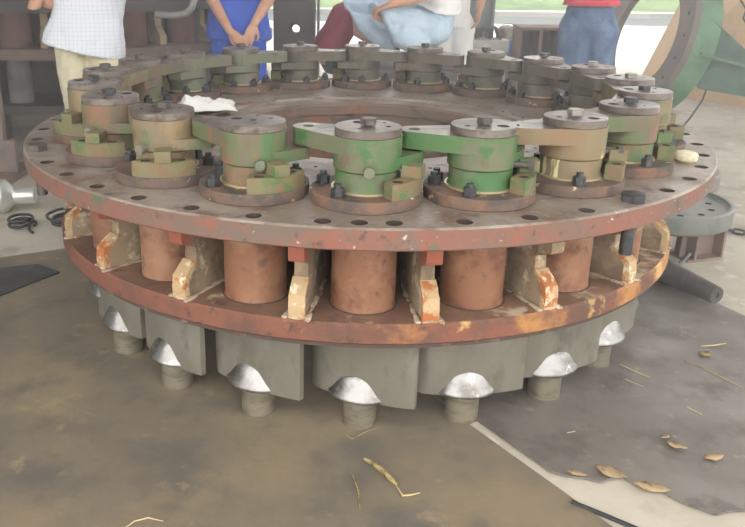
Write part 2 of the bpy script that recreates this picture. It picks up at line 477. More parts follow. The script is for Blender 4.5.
# ribs between the stems
rp = [(.70, .49), (1.425, .49), (1.428, .54), (1.422, .578), (1.362, .622), (1.358, .672), (1.428, .702), (1.432, .80), (.70, .80)]
def rib_mesh(pts, name, m_, t):
    mb = MB()
    a = mb.verts([(r, -t/2, z-ZB) for r, z in pts]); b = mb.verts([(r, t/2, z-ZB) for r, z in pts])
    mb.face(a); mb.face(b[::-1])
    n = len(pts)
    for i in range(n): mb.face([a[i], a[(i+1) % n], b[(i+1) % n], b[i]])
    return mb.mesh(name, m_, K, smooth=False)
rib_me = rib_mesh(rp, 'rib', 'rib', .05)
foot_me = rib_mesh([(1.408, .494), (1.431, .494), (1.434, .541), (1.427, .580), (1.368, .624), (1.362, .615), (1.408, .568)], 'rib_foot', 'rib_foot', .056)
lug_me = rib_mesh([(1.37, .798), (1.37, .688), (1.432, .702), (1.437, .712), (1.438, .798)], 'rib_lug', 'rib_lug', .054)
lug_pale = lug_me.copy(); lug_pale.materials.clear(); lug_pale.materials.append(M['rib'])
rw = random.Random(3)
mb = MB()
for q in range(40):   # crumbly dust and weld around the foot
    rr = rw.uniform(1.1, 1.432); w_ = (rr-1.02)/.41
    mb.ball((rr, rw.choice((-1, 1))*rw.uniform(.024, .024+.022*w_), .497-ZB), (rw.uniform(.014, .034), rw.uniform(.005, .014), rw.uniform(.002, .007)), 8)
mb.ball((1.425, 0, .497-ZB), (.012, .03, .008), 8)
weld_me = mb.mesh('weld_bead', 'weld', K)
for i in range(20):
    a = pang(i)-PI/20
    rb = bevel(obj('rib', rib_me, ring, (0, 0, 0), a), .003, 2)
    obj('rib_foot', foot_me, rb); obj('rib_lug', lug_me if i in (0, 1, 2, 3, 19) else lug_pale, rb)
    tag(obj('weld_bead', weld_me, rb), kind='stuff')

# ================================================================== lever units on the ring
mb = MB(); mb.lathe([(0, 0), (.187, 0), (.19, .003), (.19, .037), (.187, .04), (0, .04)], 56, closed=False)
base_me = mb.mesh('base_plate', 'baseplate', K)
mb = MB(); mb.lathe([(0, .04), (.12, .04), (.12, .046), (.11, .056), (.107, .06), (.107, .108), (.103, .112), (0, .112)], 48, closed=False)
collar_me = {}
def collar(mk):
    if mk not in collar_me:
        b = MB(); b.lathe([(0, .046), (.112, .046), (.107, .056), (.107, .108), (.102, .112), (0, .112)], 48, closed=False)
        collar_me[mk] = b.mesh('collar', mk, K)
    return collar_me[mk]
mb = MB(); mb.lathe([(0, .04), (.119, .04), (.119, .047), (0, .047)], 48, closed=False); shim_me = mb.mesh('shim', 'brass', K)

def hull_outline(c, rt_, rb_):
    """outline round circle rb_ at origin and circle rt_ at c"""
    cx, cy = c; L_ = math.hypot(cx, cy); th = math.atan2(cy, cx)
    be = math.acos((rb_-rt_)/L_)
    return outline_circle(cx, cy, rt_, th-be, th+be, 16)+outline_circle(0, 0, rb_, th+be, th+2*PI-be, 40)

AA = R(-110)
AL = .229
arm_c = (AL*math.cos(AA), AL*math.sin(AA))
mb = MB()
# hub with a lower lug to the other side and the long arm on top
mb.lathe([(0, .113), (.111, .113), (.114, .116), (.114, .222), (0, .222)], 56, closed=False)
lever_hub = mb
lever_hub.prism(hull_outline(arm_c, .054, .1135), .166, .2235)
la = R(118)
def lugp(t, n): return (t*math.cos(la)-n*math.sin(la), t*math.sin(la)+n*math.cos(la))
lever_hub.prism([lugp(0, -.112), lugp(.10, -.085), lugp(.188, -.036), lugp(.188, .036), lugp(.10, .085), lugp(0, .112)], .119, .158)
raw = lever_hub.mesh('lever_raw', 'green_bright', K)
mc = MB(); mc.cyl((arm_c[0], arm_c[1], .19), (arm_c[0], arm_c[1], .3), .02, n=20)
lever_cut = cut(raw, mc.mesh('c', 'hole', K), 'lever')
lever_me = {}
def lever(mk):
    if mk not in lever_me:
        m2 = lever_cut.copy(); m2.materials.clear(); m2.materials.append(M[mk]); m2.materials.append(M['hole']); m2.materials.append(M['cap'])
        for p in m2.polygons:
            if p.normal.z > .9 and p.center.z > .2*K: p.material_index = 2
        lever_me[mk] = m2
    return lever_me[mk]
mb = MB(); mb.lathe([(0, .223), (.108, .223), (.1104, .225), (.1104, .247), (.1085, .2490), (0, .2490)], 56, closed=False)
cap_raw = mb.mesh('cap_raw', 'cap', K)
mc = MB()
for x, y, r_ in ((-.055, .035, .021), (.0, -.06, .007), (.062, .025, .010), (.02, .075, .007), (.0, 0, .012)):
    mc.cyl((x, y, .236), (x, y, .3), r_, n=18)
cap_me = cut(cap_raw, mc.mesh('c', 'hole', K), 'cap')
mb = MB(); mb.cyl((0, 0, .236), (0, 0, .257), .015, n=12); mb.hexa((0, 0, .254), .0275, .020)
pin_me = mb.mesh('cap_bolt', 'bolt_head', K)
pin_pale = pin_me.copy(); pin_pale.materials.clear(); pin_pale.materials.append(M['bolt_bright'])
pin_dark = pin_me.copy(); pin_dark.materials.clear(); pin_dark.materials.append(M['bolt'])
mb = MB(); mb.cyl((0, 0, .04), (0, 0, .044), .026, n=18); mb.hexa((0, 0, .044), .0225, .026); mb.cyl((0, 0, .07), (0, 0, .083), .012, n=12)
nut_me = mb.mesh('nut', 'bolt', K)
mb = MB(); mb.cyl((.108, 0, .125), (.128, 0, .125), .012, n=14); mb.cyl((.126, 0, .125), (.145, 0, .125), .0175, n=18)
stud_me = mb.mesh('grease_plug', 'green_dull', K)
mb = MB(); mb.cyl((.108, 0, .125), (.158, 0, .125), .011, n=14); mb.hexa((.158, 0, .125), .02, .02, up=(1, 0, 0))
stud_long = mb.mesh('side_bolt', 'bolt_head', K)
# stop block: arc segment with two holes, raised lug in the middle
A1 = R(37)
def blk(lo, hi, z0, z1, ri=.124, ro=.186):
    return outline_circle(0, 0, ro, lo, hi, 10)+outline_circle(0, 0, ri, hi, lo, 10)
mb = MB(); mb.prism(blk(-A1, A1, 0, 0), .0385, .094)
b0 = mb.mesh('blk', 'block', K)
mc = MB()
for s_ in (-1, 1):
    a = s_*R(23); mc.cyl((.155*math.cos(a), .155*math.sin(a), .06), (.155*math.cos(a), .155*math.sin(a), .12), .017, n=18)
block_me = cut(b0, mc.mesh('c', 'hole', K), 'stop_block')
mb = MB(); mb.prism([(.126, -.029), (.192, -.029), (.192, .029), (.126, .029)], .0935, .134)
lug_blk = mb.mesh('stop_lug', 'block', K, smooth=False)

def col_of(i):
    return {0: 'green_bright', 1: 'green_rust', 2: 'green_tan', 3: 'green_rust', 4: 'green_tan', 5: 'green_tan', 6: 'green_rust', 7: 'green_dull', 8: 'green_dull',
            9: 'grey_olive', 10: 'grey_olive', 11: 'grey_olive', 12: 'grey_olive', 13: 'grey_olive', 14: 'grey_olive', 15: 'green_tan', 16: 'green_tan', 17: 'green_rust', 18: 'green_tan_drip', 19: 'green_bright'}[i]
DELTA = {0: -8, 1: 1, 19: -4, 2: 0, 18: -2, 17: -4, 3: 0}
LUGA = {0: 62, 1: 54, 2: 46, 3: 47, 19: 62, 18: 56, 17: 52}
STUD = {0: 2, 1: 33, 19: 52, 18: 52, 17: 50, 16: 52, 2: 10}
CAPR = {0: 60, 1: 120, 19: -100, 18: -130, 2: -120, 3: 30}
LAB = {
 0: 'bright green lever unit at the front centre of the ring, nearest of all',
 1: 'green and rust streaked lever unit, the only one with no bolt on its cap',
 2: 'tan and green lever unit just right of the white cloth\'s left corner, third to the left from the front centre one',
 3: 'green lever unit at the left beside the hex bolt in the rim',
 4: 'leftmost cap of all, tan lever unit behind the green one near the rim bolt',
 5: 'tan lever unit at the left, directly in front of the khaki trousers',
 6: 'green and rust lever unit just right of the khaki trousers, arm pointing right',
 7: 'dull green lever unit at the back, between checked shirt and blue overalls',
 8: 'dull green lever unit at the back, directly below the clasped hands',
 9: 'olive grey lever unit in front of the dark upright stand with a bright hole',
 10: 'olive grey lever unit at the back, in front of the crouching red shirt',
 11: 'olive grey lever unit at the back, below the pale blue trousers',
 12: 'olive lever unit at the back, in front of the pale bench',
 13: 'grey lever unit at the back right, in front of the rusty open steel box',
 14: 'grey lever unit at the back right, in front of the blue jeans',
 15: 'lever unit at the right directly behind the rightmost cap, only its cap top showing',
 16: 'lever unit with the rightmost cap of all, side bolt sticking out right',
 17: 'green and rust lever unit at the right, just left of the round ivory block',
 18: 'tan lever unit with pale yellow paint drips and a pale cap bolt',
 19: 'green lever unit next to the right of the bright green front centre one',
}
LAB[2] = 'tan and green lever unit just in front of and left of the white cloth'
for i in range(20):
    a = pang(i)
    mk = col_of(i)
    u = empty('vane_lever', (R0*K*math.cos(a), R0*K*math.sin(a), .8745*K), LAB[i], 'machine lever', 'vane levers round the ring', a)
    obj('base_plate', base_me, u)
    obj('shim', shim_me, u)
    obj('collar', collar(mk), u)
    d = R(DELTA.get(i, (0, -1, -4)[i % 3]))
    lv = bevel(obj('lever', lever(mk), u, rz=d), .002, 2)
    obj('cap', cap_me, u, rz=R(CAPR.get(i, 47*i)))
    if i != 1:
        obj('cap_bolt', pin_pale if i in (18, 14, 15) else (pin_dark if i in (17, 16, 3, 4) else pin_me), u, rz=i*.7, loc=((.003 if i % 2 else -.003), 0, -.006*K if i in (15, 16) else 0))
    la_ = R(LUGA.get(i, 50))
    bl = bevel(obj('stop_block', block_me, u, rz=la_), .002, 2)
    bevel(obj('stop_lug', lug_blk, bl, rz=R(10) if i in (0, 19) else 0), .002, 2)
    for q in ((-38, .152), (-108, .155), (-128, .15), (180, .155), (140, .155)) if i in (19, 0, 18) else ((-38, .155), (-106, .155), (180, .155), (135, .155)):
        if i == 0 and q[0] == -128: continue
        qa = R(q[0]); rr = q[1]*K
        if i in (2, 3, 4, 5) and q[0] == -38: qa = R(-72)
        obj('nut', nut_me, u, (rr*math.cos(qa), rr*math.sin(qa), 0), qa*1.7)
    if i in (16, 18, 19, 17, 15):
        obj('side_bolt', stud_long, u, rz=R(STUD.get(i, 52)))
    else:
        obj('grease_plug', stud_me, u, rz=R(STUD.get(i, 30)))

# ================================================================== guide vanes under the ring
def vane_meshes(th, yl, yr, xo):
    th = -th
    """blade outline: chord from y=yl to y=yr, turned by th"""
    n = 14; up_, dn = [], []
    for k in range(n+1):
        t = k/n; y = yl+(yr-yl)*t
        h = .012+.036*math.sin(PI*min(1, .12+t*.88))**.8
        if k in (0, n): h = .012
        up_.append((h, y)); dn.append((-h*.8, y))
    pts = up_+dn[::-1]
    c, s_ = math.cos(th), math.sin(th)
    pts = [(x*c-y*s_+xo, x*s_+y*c) for x, y in pts]
    mb = MB(); mb.prism(pts, .130, .3995)
    return mb.mesh('blade', 'vane', K, 50)
fair_prof = [(0, .130), (.062, .130), (.092, .131), (.101, .134), (.104, .140), (.100, .148), (.091, .162), (.083, .182), (.073, .206), (.056, .230), (.02, .245), (0, .247)]
mb = MB(); mb.lathe(fair_prof, 40, closed=False)
fair_me = mb.mesh('fairing', 'fairing', K, 60)
mb = MB(); mb.lathe([(0, .001), (.059, .001), (.063, .006), (.063, .131), (0, .131)], 36, closed=False)
trun_me = mb.mesh('trunnion', 'trunnion', K)
VTH = {0: 24, 19: 12, 18: 14, 17: 16, 1: 15, 2: 8, 3: -6, 4: 0}
VL = {
 0: 'guide vane under the front centre of the ring, trunnion nearest the camera',
 1: 'guide vane directly left of the front centre one, with a round polished fairing',
 2: 'guide vane under the left of the ring, third to the left counting from the front centre vane',
 3: 'third guide vane to the left of the front centre one, narrow looking',
 19: 'guide vane with white chalk figures, directly right of the front centre one',
 18: 'second guide vane to the right of the front centre one, bright fairing',
 17: 'rightmost guide vane with its trunnion in view, fairing half hidden',
 4: 'fourth guide vane to the left of the front centre one, mostly shaded',
}
VL[2] = 'second guide vane to the left of the front centre one'
blade_cache = {}
for i in range(20):
    a = pang(i)
    th = VTH.get(i, 18)
    yl, yr = {3: (-.17, .185), 4: (-.19, .185), 2: (-.175, .205)}.get(i, (-.19, .215))
    if (th, yl) not in blade_cache: blade_cache[(th, yl)] = vane_meshes(R(th), yl, yr, .014)
    lab = VL.get(i, 'guide vane in the dark behind the front vanes under the ring')
    v = empty('guide_vane', (R0*K*math.cos(a), R0*K*math.sin(a), 0), lab, 'guide vane', 'guide vanes hidden behind the front ones' if i not in VL else 'guide vanes along the front of the ring', a)
    obj('blade', blade_cache[(th, yl)], v)
    f_ = obj('fairing', fair_me, v, rz=-R(th)); f_.scale = (1.0, 1.2, 1)
    obj('trunnion', trun_me, v)
    if i == 19:
        tx = -.155
        def on_blade(y, x=.036):   # point on the outer blade face, in u
            c, s_ = math.cos(-R(th)), math.sin(-R(th)); return (x*c-y*s_+.014, x*s_+y*c)
        for txt, y0, z0, m_, sz in (('1', -.13, .375, 'chalk', .03), ('7', -.128, .345, 'chalk', .03), ('8', -.126, .315, 'chalk', .03), ('1', -.08, .375, 'chalk', .026), ('0', -.078, .35, 'chalk', .026), ('N', .02, .335, 'green_mark', .045)):
            cu = bpy.data.curves.new('t', 'FONT'); cu.body = txt; cu.size = sz*K*1.3; cu.extrude = .0006; cu.align_x = 'CENTER'; cu.align_y = 'CENTER'
            to = bpy.data.objects.new('chalk_mark' if m_ == 'chalk' else 'green_mark', cu); cu.materials.append(M[m_]); COL.objects.link(to)
            dg = bpy.context.evaluated_depsgraph_get(); tm = bpy.data.meshes.new_from_object(to.evaluated_get(dg)); bpy.data.objects.remove(to)
            to = bpy.data.objects.new('chalk_mark' if m_ == 'chalk' else 'green_mark', tm); COL.objects.link(to)
            x_, y_ = on_blade(y0, .0405 if y0 > -.05 else (.035 if y0 > -.1 else .029))
            to.parent = v; to.location = (x_*K, y_*K, z0*K); to.rotation_euler = (R(90), 0, R(90-th))

# two loose hex bolts standing in rim holes
mb = MB(); mb.hexa((0, 0, .001), .042, .028, rot=.3); mb.cyl((0, 0, -.19), (0, 0, .002), .0225, n=18)
hb = mb.mesh('hex_bolt', 'bolt_head', K); hb_dark = hb.copy(); hb_dark.materials.clear(); hb_dark.materials.append(M['bolt'])
for aa, lb in ((HOLE_A[36], 'big grey hex bolt in a rim hole at the far left of the ring'), (HOLE_A[5], 'big dark hex bolt in a rim hole at the right front of the ring')):
    a = R(aa)
    o = obj('hex_bolt', hb if aa == HOLE_A[36] else hb_dark, None, (1.51*K*math.cos(a), 1.51*K*math.sin(a), .8745*K), a*2)
    tag(o, lb, 'bolt', 'loose bolts in the rim')
# ivory round block on the flange
mb = MB(); mb.lathe([(0, 0), (.032, 0), (.037, .006), (.037, .022), (.029, .029), (.012, .030), (0, .028)], 24, closed=False)
tag(obj('round_block', mb.mesh('round_block', 'ivory'), None, (1.052, -.478, .8745*K+.0005)), 'small round ivory block lying on the right side of the ring', 'block')

# crumpled white cloth on the flange
mb = MB(); rc = random.Random(5); nx, ny = 26, 18
hh = {}
from mathutils import noise
rows = []
for j in range(ny+1):
    row = []
    for i in range(nx+1):
        x = (i/nx-.5)*.24; y = (j/ny-.5)*.17
        e = min(1, 5*min(i/nx, 1-i/nx, j/ny, 1-j/ny)+.25)
        nz = noise.noise(Vector((x*13, y*13, 1)))*.55+noise.noise(Vector((x*30, y*30, 4)))*.16
        z = .006+e*(.046+.085*nz)
        row.append(mb.bm.verts.new((x*(1+.12*noise.noise(Vector((y*20, 2, 0)))), y+.02*noise.noise(Vector((x*18, 7, 0))), max(.001, z))))
    rows.append(row)
for j in range(ny):
    for i in range(nx): mb.face([rows[j][i], rows[j][i+1], rows[j+1][i+1], rows[j+1][i]])
o = obj('crumpled_cloth', mb.mesh('crumpled_cloth', 'paper', 1, 30), None, (-.655, .19, .8745*K+.001), .25)
sd = o.modifiers.new('s', 'SOLIDIFY'); sd.thickness = .0015; sd.offset = 1
tag(o, 'crumpled white cloth lying on top of the ring at the left', 'cloth')

# ================================================================== floor sheets and litter
d1 = Vector((.575, -.818)); e1 = Vector((.85, .52))
def tagm(o, l, c): return tag(o, l, c, kind='thing')
mb = MB()
pts = [(.34, -.99), (.75, -1.58), (1.05, -2.05), (-2.9, -3.2), (-3.1, -.63), (-1.64, .22), (-1.41, .35), (-.75, .72)]
mb.prism(pts[::-1], .0005, .004)
tag(obj('floor_sheet', mb.mesh('floor_sheet', 'mat_brown', smooth=False)), 'wide brown stained floor sheet lying under the left and front of the ring', 'floor sheet')
mb = MB()
edge = [(.40, -1.02), (.53, -1.21), (.57, -1.23), (.61, -1.235), (.66, -1.25), (.69, -1.232), (.72, -1.22), (.74, -1.245), (.76, -1.26), (.81, -1.28), (.835, -1.31), (.86, -1.33), (.91, -1.36), (.95, -1.345), (.99, -1.34), (1.5, -1.45), (1.95, -.55), (1.51, -.16), (1.40, .06), (1.34, .19), (1.29, .42), (.4, .9), (-.2, -.2)]
mb.prism(edge, .0045, .009)
tag(obj('floor_sheet', mb.mesh('floor_sheet2', 'mat_grey', smooth=False)), 'dark grey floor sheet with a torn front edge under the right of the ring', 'floor sheet')
mb = MB(); mb.prism([(-1.75, -.28), (-1.45, -.21), (-1.30, .06), (-1.43, .14), (-1.7, .02)], .0045, .012)
tag(obj('rubber_sheet', mb.mesh('rubber_sheet', 'rubber', smooth=False)), 'small black rubber sheet lying on the brown floor sheet at the left edge', 'rubber sheet')
mb = MB(); mb.tube([(.56, -1.335, .006), (.62, -1.375, .006), (.70, -1.43, .006), (.80, -1.52, .006)], .006, 8)
tag(obj('dark_rod', mb.mesh('dark_rod', 'cable')), 'thin black rod on the bare concrete at the bottom edge, right of the brown sheet', 'rod')

def leaf(x, y, z, s, rz, lab, m_='leaf', asp=.5, curl=.3):
    mb = MB(); n = 8; A, B, C_ = [], [], []
    rl = random.Random(int(x*1000))
    for k in range(n+1):
        t = k/n; w = asp*s*math.sin(PI*min(max(t, .04), .97))**.7*.5*(1+.25*rl.uniform(-1, 1))
        zz = .002+curl*s*.5*(abs(t-.5)**1.5)+rl.uniform(0, .003)
        A.append((-s/2+s*t, w, zz+curl*w*.5)); B.append((-s/2+s*t, 0, zz)); C_.append((-s/2+s*t, -w, zz+curl*w*.7))
    va, vb, vc = mb.verts(A), mb.verts(B), mb.verts(C_)
    for k in range(n):
        mb.face([va[k], vb[k], vb[k+1], va[k+1]]); mb.face([vb[k], vc[k], vc[k+1], vb[k+1]])
    o = obj('dry_leaf', mb.mesh('dry_leaf', m_), None, (x, y, z), rz)
    sd = o.modifiers.new('s', 'SOLIDIFY'); sd.thickness = .0008
    tag(o, lab, 'leaf', 'dry leaves on the floor')
leaf(.915, -1.075, .0095, .055, -.5, 'pale curled dry leaf on the open middle of the grey sheet')
leaf(.90, -1.03, .0095, .03, .5, 'tiny brown leaf just above the pale curled one on the grey sheet', asp=.6)
leaf(.69, -1.215, .0095, .085, -.6, 'large curled tan leaf lying across the torn edge of the grey sheet', asp=.55)
leaf(.60, -1.225, .0095, .05, -.2, 'small brown leaf on the torn edge, left of the large curled one', asp=.5)
leaf(.785, -1.268, .0095, .09, -.25, 'flat yellow-brown leaf on the torn edge, right of the large curled one', asp=.45, curl=.1)
leaf(1.0, -1.12, .0095, .06, .3, 'dark brown flat leaf near the right edge of the picture on the grey sheet', asp=.5, curl=.1)
leaf(1.22, -.50, .0095, .05, .7, 'dark crumpled leaf on the grey sheet near the long straw', asp=.7, m_='stick')
leaf(.93, -.22, .0095, .06, .1, 'flat leaf scrap on the grey sheet close behind the rightmost trunnion', asp=.4, curl=.1)

def straw(pts, z, r_, lab, m_='straw', name='straw'):
    mb = MB(); n = len(pts)
    mb.tube([(x, y, z+r_+.001) for x, y in pts], [r_*(.5 if k in (0, n-1) else 1) for k in range(n)], 6)
    tag(obj(name, mb.mesh(name, m_)), lab, 'straw', 'straws on the floor')
straw([(1.23, -.44), (1.28, -.43), (1.33, -.41)], .009, .003, 'pale straight straw at the right on the grey sheet, below the dark shaft')
straw([(.90, -.60), (.945, -.655), (.97, -.68)], .009, .002, 'thin straw on the grey sheet just right of the rightmost trunnion')
straw([(.885, -.70), (.93, -.745)], .009, .002, 'short straw on the grey sheet below the rightmost trunnion')
straw([(1.025, -.86), (1.055, -.90)], .009, .0025, 'short bright straw in the middle of the grey sheet')
straw([(1.13, -.55), (1.2, -.64), (1.25, -.73)], .009, .002, 'brown forked twig on the grey sheet at the right', 'stick')
straw([(.62, -1.03), (.645, -1.02)], .009, .002, 'tiny pale straw on the grey sheet in front of the ribbed trunnion')
straw([(.03, -1.20), (.05, -1.215), (.08, -1.25), (.105, -1.29), (.115, -1.305)], .004, .007, 'thick yellow peeled bark strip on the brown sheet at the front centre', 'stick', 'bark_strip')
straw([(.115, -1.305), (.13, -1.345), (.15, -1.34), (.175, -1.33)], .004, .0025, 'bent straw end just right of the thick bark strip')
straw([(0.0, -1.27), (.015, -1.33), (.02, -1.40)], .004, .0025, 'thin brown straw left of the thick bark strip', 'stick')
straw([(-.55, -1.52), (-.53, -1.49), (-.50, -1.475), (-.46, -1.485)], .004, .002, 'curved pale straw at the bottom left edge of the picture')
straw([(-.02, -1.085), (-.005, -1.10), (.06, -1.035)], .004, .0015, 'thin bent straw in front of the front centre trunnion', 'stick')

# ================================================================== things at the left on the floor
mb = MB(); mb.lathe([(0, 0), (.085, 0), (.09, .006), (.09, .30), (.084, .312), (.046, .35), (.043, .352), (.043, .455), (.04, .46), (0, .46)], 40, closed=False)
o = obj('chrome_shaft', mb.mesh('chrome_shaft', 'chrome'), None, (-2.20, .85, .0905), rot=(0, R(90), R(8)))
tag(o, 'shiny chrome stepped shaft lying on the concrete at the left edge', 'shaft')
def coil(cx, cy, rads, turns, z, seed, name, lab, tail):
    rg = random.Random(seed); pts = []
    n = turns*22
    for k in range(n):
        a = 2*PI*k/22
        rr = rads*(1+.18*math.sin(a*.37+seed)+.05*rg.uniform(-1, 1))
        pts.append((cx+rr*math.cos(a)*1.0, cy+rr*1.2*math.sin(a), z+.009+.016*(k/22 % turns)))
    pts += tail
    mb = MB(); mb.tube(pts, .0075, 8)
    tag(obj(name, mb.mesh(name, 'cable')), lab, 'cable')
coil(-1.72, .66, .055, 3, 0, 1, 'cable', 'small coil of black cable on the concrete in front of the chrome shaft', [(-1.66, .60, .01), (-1.64, .57, .01), (-1.62, .55, .01)])
coil(-1.50, .74, .09, 3, 0, 2, 'cable', 'larger black cable loops beside the ring at the left', [(-1.42, .95, .01), (-1.46, 1.05, .01), (-1.40, 1.15, .01)])

# ================================================================== things at the right on the floor
t = empty('machine_shaft', (1.355, .075, .009), 'dark tapered machine shaft with a side handle lying at the right of the ring', 'shaft')
p0, p1 = Vector((1.335, .385, 0)), Vector((1.492, .03, 0))
ax = (p1-p0).normalized(); az = math.atan2(ax.y, ax.x); Ls = (p1-p0).length
mb = MB(); mb.lathe([(0, 0), (.05, 0), (.054, .005), (.054, .10), (.05, .105), (.05, .115), (.055, .12), (.055, .135), (.048, .145), (.036, Ls-.005), (.033, Ls), (.012, Ls), (.01, Ls-.006), (0, Ls-.006)], 32, closed=False)
sh = obj('shaft_body', mb.mesh('shaft_body', 'dark_shaft'), t, (p0.x-1.43, p0.y-.2, .056), rot=(0, R(90), az))
mb = MB(); mb.cyl((.0, .0, 0), (.11, .13, .03), .010, n=12); mb.ball((.11, .13, .03), .011, 10)
obj('handle', mb.mesh('handle', 'dark_shaft'), t, (-.03, .055, .065))
# round flanged disc on steel blocks
t = empty('flanged_disc', (1.44, .63, .15), 'worn grey-green round flanged disc resting on steel blocks right of the ring', 'disc')
mb = MB(); mb.lathe([(0, .0), (.27, .0), (.295, .012), (.30, .02), (.30, .092), (.293, .098), (.280, .098), (.276, .086), (.265, .078), (.12, .078), (.11, .07), (0, .07)], 72, closed=False)
dm = mb.mesh('disc_body', 'disc_green')
mc = MB()
for k in range(12):
    a = 2*PI*k/12; mc.cyl((.205*math.cos(a), .205*math.sin(a), .06), (.205*math.cos(a), .205*math.sin(a), .2), .016, n=14)
obj('disc_body', cut(dm, mc.mesh('c', 'hole')), t)
for (x, y, rz, lb) in ((1.58, .52, .35, 'front rusty steel block holding up the right side of the flanged disc'), (1.30, .78, .35, 'steel block under the left of the flanged disc, hidden behind the ring')):
    t = empty('steel_block', (x, y, 0), lb, 'steel block', rz=rz)
    mb = MB(); mb.box((0, 0, .006), (.2, .13, .012)); mb.box((0, 0, .143), (.2, .13, .012)); mb.box((0, 0, .075), (.2, .014, .13)); mb.box((.09, 0, .075), (.014, .13, .13)); mb.box((-.06, 0, .075), (.014, .13, .13))
    bevel(obj('beam_section', mb.mesh('beam', 'far_brown', smooth=False), t), .002, 1)
mb = MB(); mb.lathe([(0, 0), (.34, 0), (.35, .01), (.35, .09), (.34, .10), (.12, .10), (.12, .07), (0, .07)], 64, closed=False)
tag(obj('steel_disc', mb.mesh('steel_disc', 'far_steel'), None, (1.86, 1.87, 0)), 'pale grey steel disc lying on the floor behind the right rim of the ring', 'disc')
ch = empty('chain', (1.93, .86, 0), 'short length of rusty chain on the floor at the right edge', 'chain')
for k in range(7):
    mb = MB(); mb.tube([(.032*math.cos(2*PI*q/14), .017*math.sin(2*PI*q/14), 0) for q in range(14)], .006, 6, closed=True)
    obj('chain_link', mb.mesh('chain_link', 'chain'), ch, (-.05+.045*k, .04-.035*k, .014), rot=(R(50 if k % 2 else -50)*.5, 0, -.66))

# ================================================================== second ring assembly at the left back
def P2(a, r): return Vector((r*math.cos(R(a)), r*math.sin(R(a)), 0))
bgx, bgy = -2.52, 3.96
t = empty('stored_turbine_ring', (bgx, bgy, .25), 'big dark second ring with red-brown stems, stored behind the checked shirt', 'machine part')
def arcpart(name, prof, m_, n=90, par=t, a0=0, a1=2*PI):
    mb = MB(); mb.lathe([(r, z-.25) for r, z in prof], n, a0=a0, a1=a1)
    return obj(name, mb.mesh(name, m_), par)
arcpart('upper_flange', [(1.1, .94), (1.68, .94), (1.68, 1.12), (1.1, 1.12)], 'far_dark')
arcpart('lower_flange', [(1.1, .63), (1.70, .63), (1.70, .70), (1.1, .70)], 'far_brown')
arcpart('bottom_plate', [(1.1, .25), (1.66, .25), (1.66, .31), (1.1, .31)], 'far_dark')
arcpart('inner_drum', [(1.10, .31), (1.16, .31), (1.16, .94), (1.10, .94)], 'far_dark', 60)
mb = MB(); mb.cyl((0, 0, .45), (0, 0, .69), .105, n=28); sm = mb.mesh('stem', 'far_red')
mb = MB(); mb.cyl((0, 0, .06), (0, 0, .38), .085, n=28); lm_ = mb.mesh('lower_stem', 'far_steel')
ra = [(0, -.025, .45), (0.2, -.025, .45), (.2, -.025, .52), (.13, -.025, .58), (.13, -.025, .69), (0, -.025, .69)]
mb = MB(); A_ = mb.verts(ra); B_ = mb.verts([(x, -y, z) for x, y, z in ra]); mb.face(A_); mb.face(B_[::-1])
for k in range(6): mb.face([A_[k], A_[(k+1) % 6], B_[(k+1) % 6], B_[k]])
fm = mb.mesh('rib', 'far_cream', smooth=False)
for k in range(24):
    a = -90+15*k+3.5
    if not (-190 < a < 10 or a > 170): continue
    p = P2(a, 1.52); obj('stem', sm, t, p); obj('lower_stem', lm_, t, P2(a-1, 1.47))
    p = P2(a+7.5, 1.40); obj('rib', fm, t, p, R(a+7.5))
for k in range(4):
    a = -60-40*k
    mb = MB(); mb.box((0, 0, .125), (.22, .22, .249))
    p = P2(a, 1.4)
    tag(bevel(obj('support_block', mb.mesh('support_block', 'far_brown', smooth=False), None, (bgx+p.x, bgy+p.y, 0), R(a)), .004, 1), ('steel support block under the right end of the stored ring', 'steel support block under the near middle of the stored ring', 'steel support block under the near left of the stored ring', 'steel support block under the far left of the stored ring')[k], 'steel block', 'blocks under the stored ring')
# tall brown plate at the left edge
t = empty('steel_plate_stand', (-2.42, 1.62, 0), 'tall brown rusty steel plate standing upright at the left edge behind the ring', 'steel plate')
mb = MB(); mb.box((0, 0, .72), (.42, .06, 1.36)); bevel(obj('upright_plate', mb.mesh('upright', 'far_brown', smooth=False), t), .004, 1)
mb = MB(); mb.box((0, -.06, .02), (.62, .5, .04)); bevel(obj('foot_plate', mb.mesh('foot', 'far_brown', smooth=False), t), .004, 1)
mb = MB(); mb.box((.05, -.06, .14), (.5, .03, .2)); bevel(obj('lower_plate', mb.mesh('lowerp', 'far_brown', smooth=False), t), .004, 1)
# bent pipe above
mb = MB(); mb.tube([(-1.36, 2.15, .955), (-1.30, 2.15, .952), (-1.22, 2.15, .952), (-1.16, 2.15, .965), (-1.12, 2.15, 1.0), (-1.105, 2.15, 1.05), (-1.10, 2.17, 1.12), (-1.14, 2.3, 1.143), (-1.4, 2.72, 1.143)], .022, 14)
tag(obj('bent_pipe', mb.mesh('bent_pipe', 'far_steel')), 'grey bent pipe hooked over the stored ring, left of the blue overalls', 'pipe')

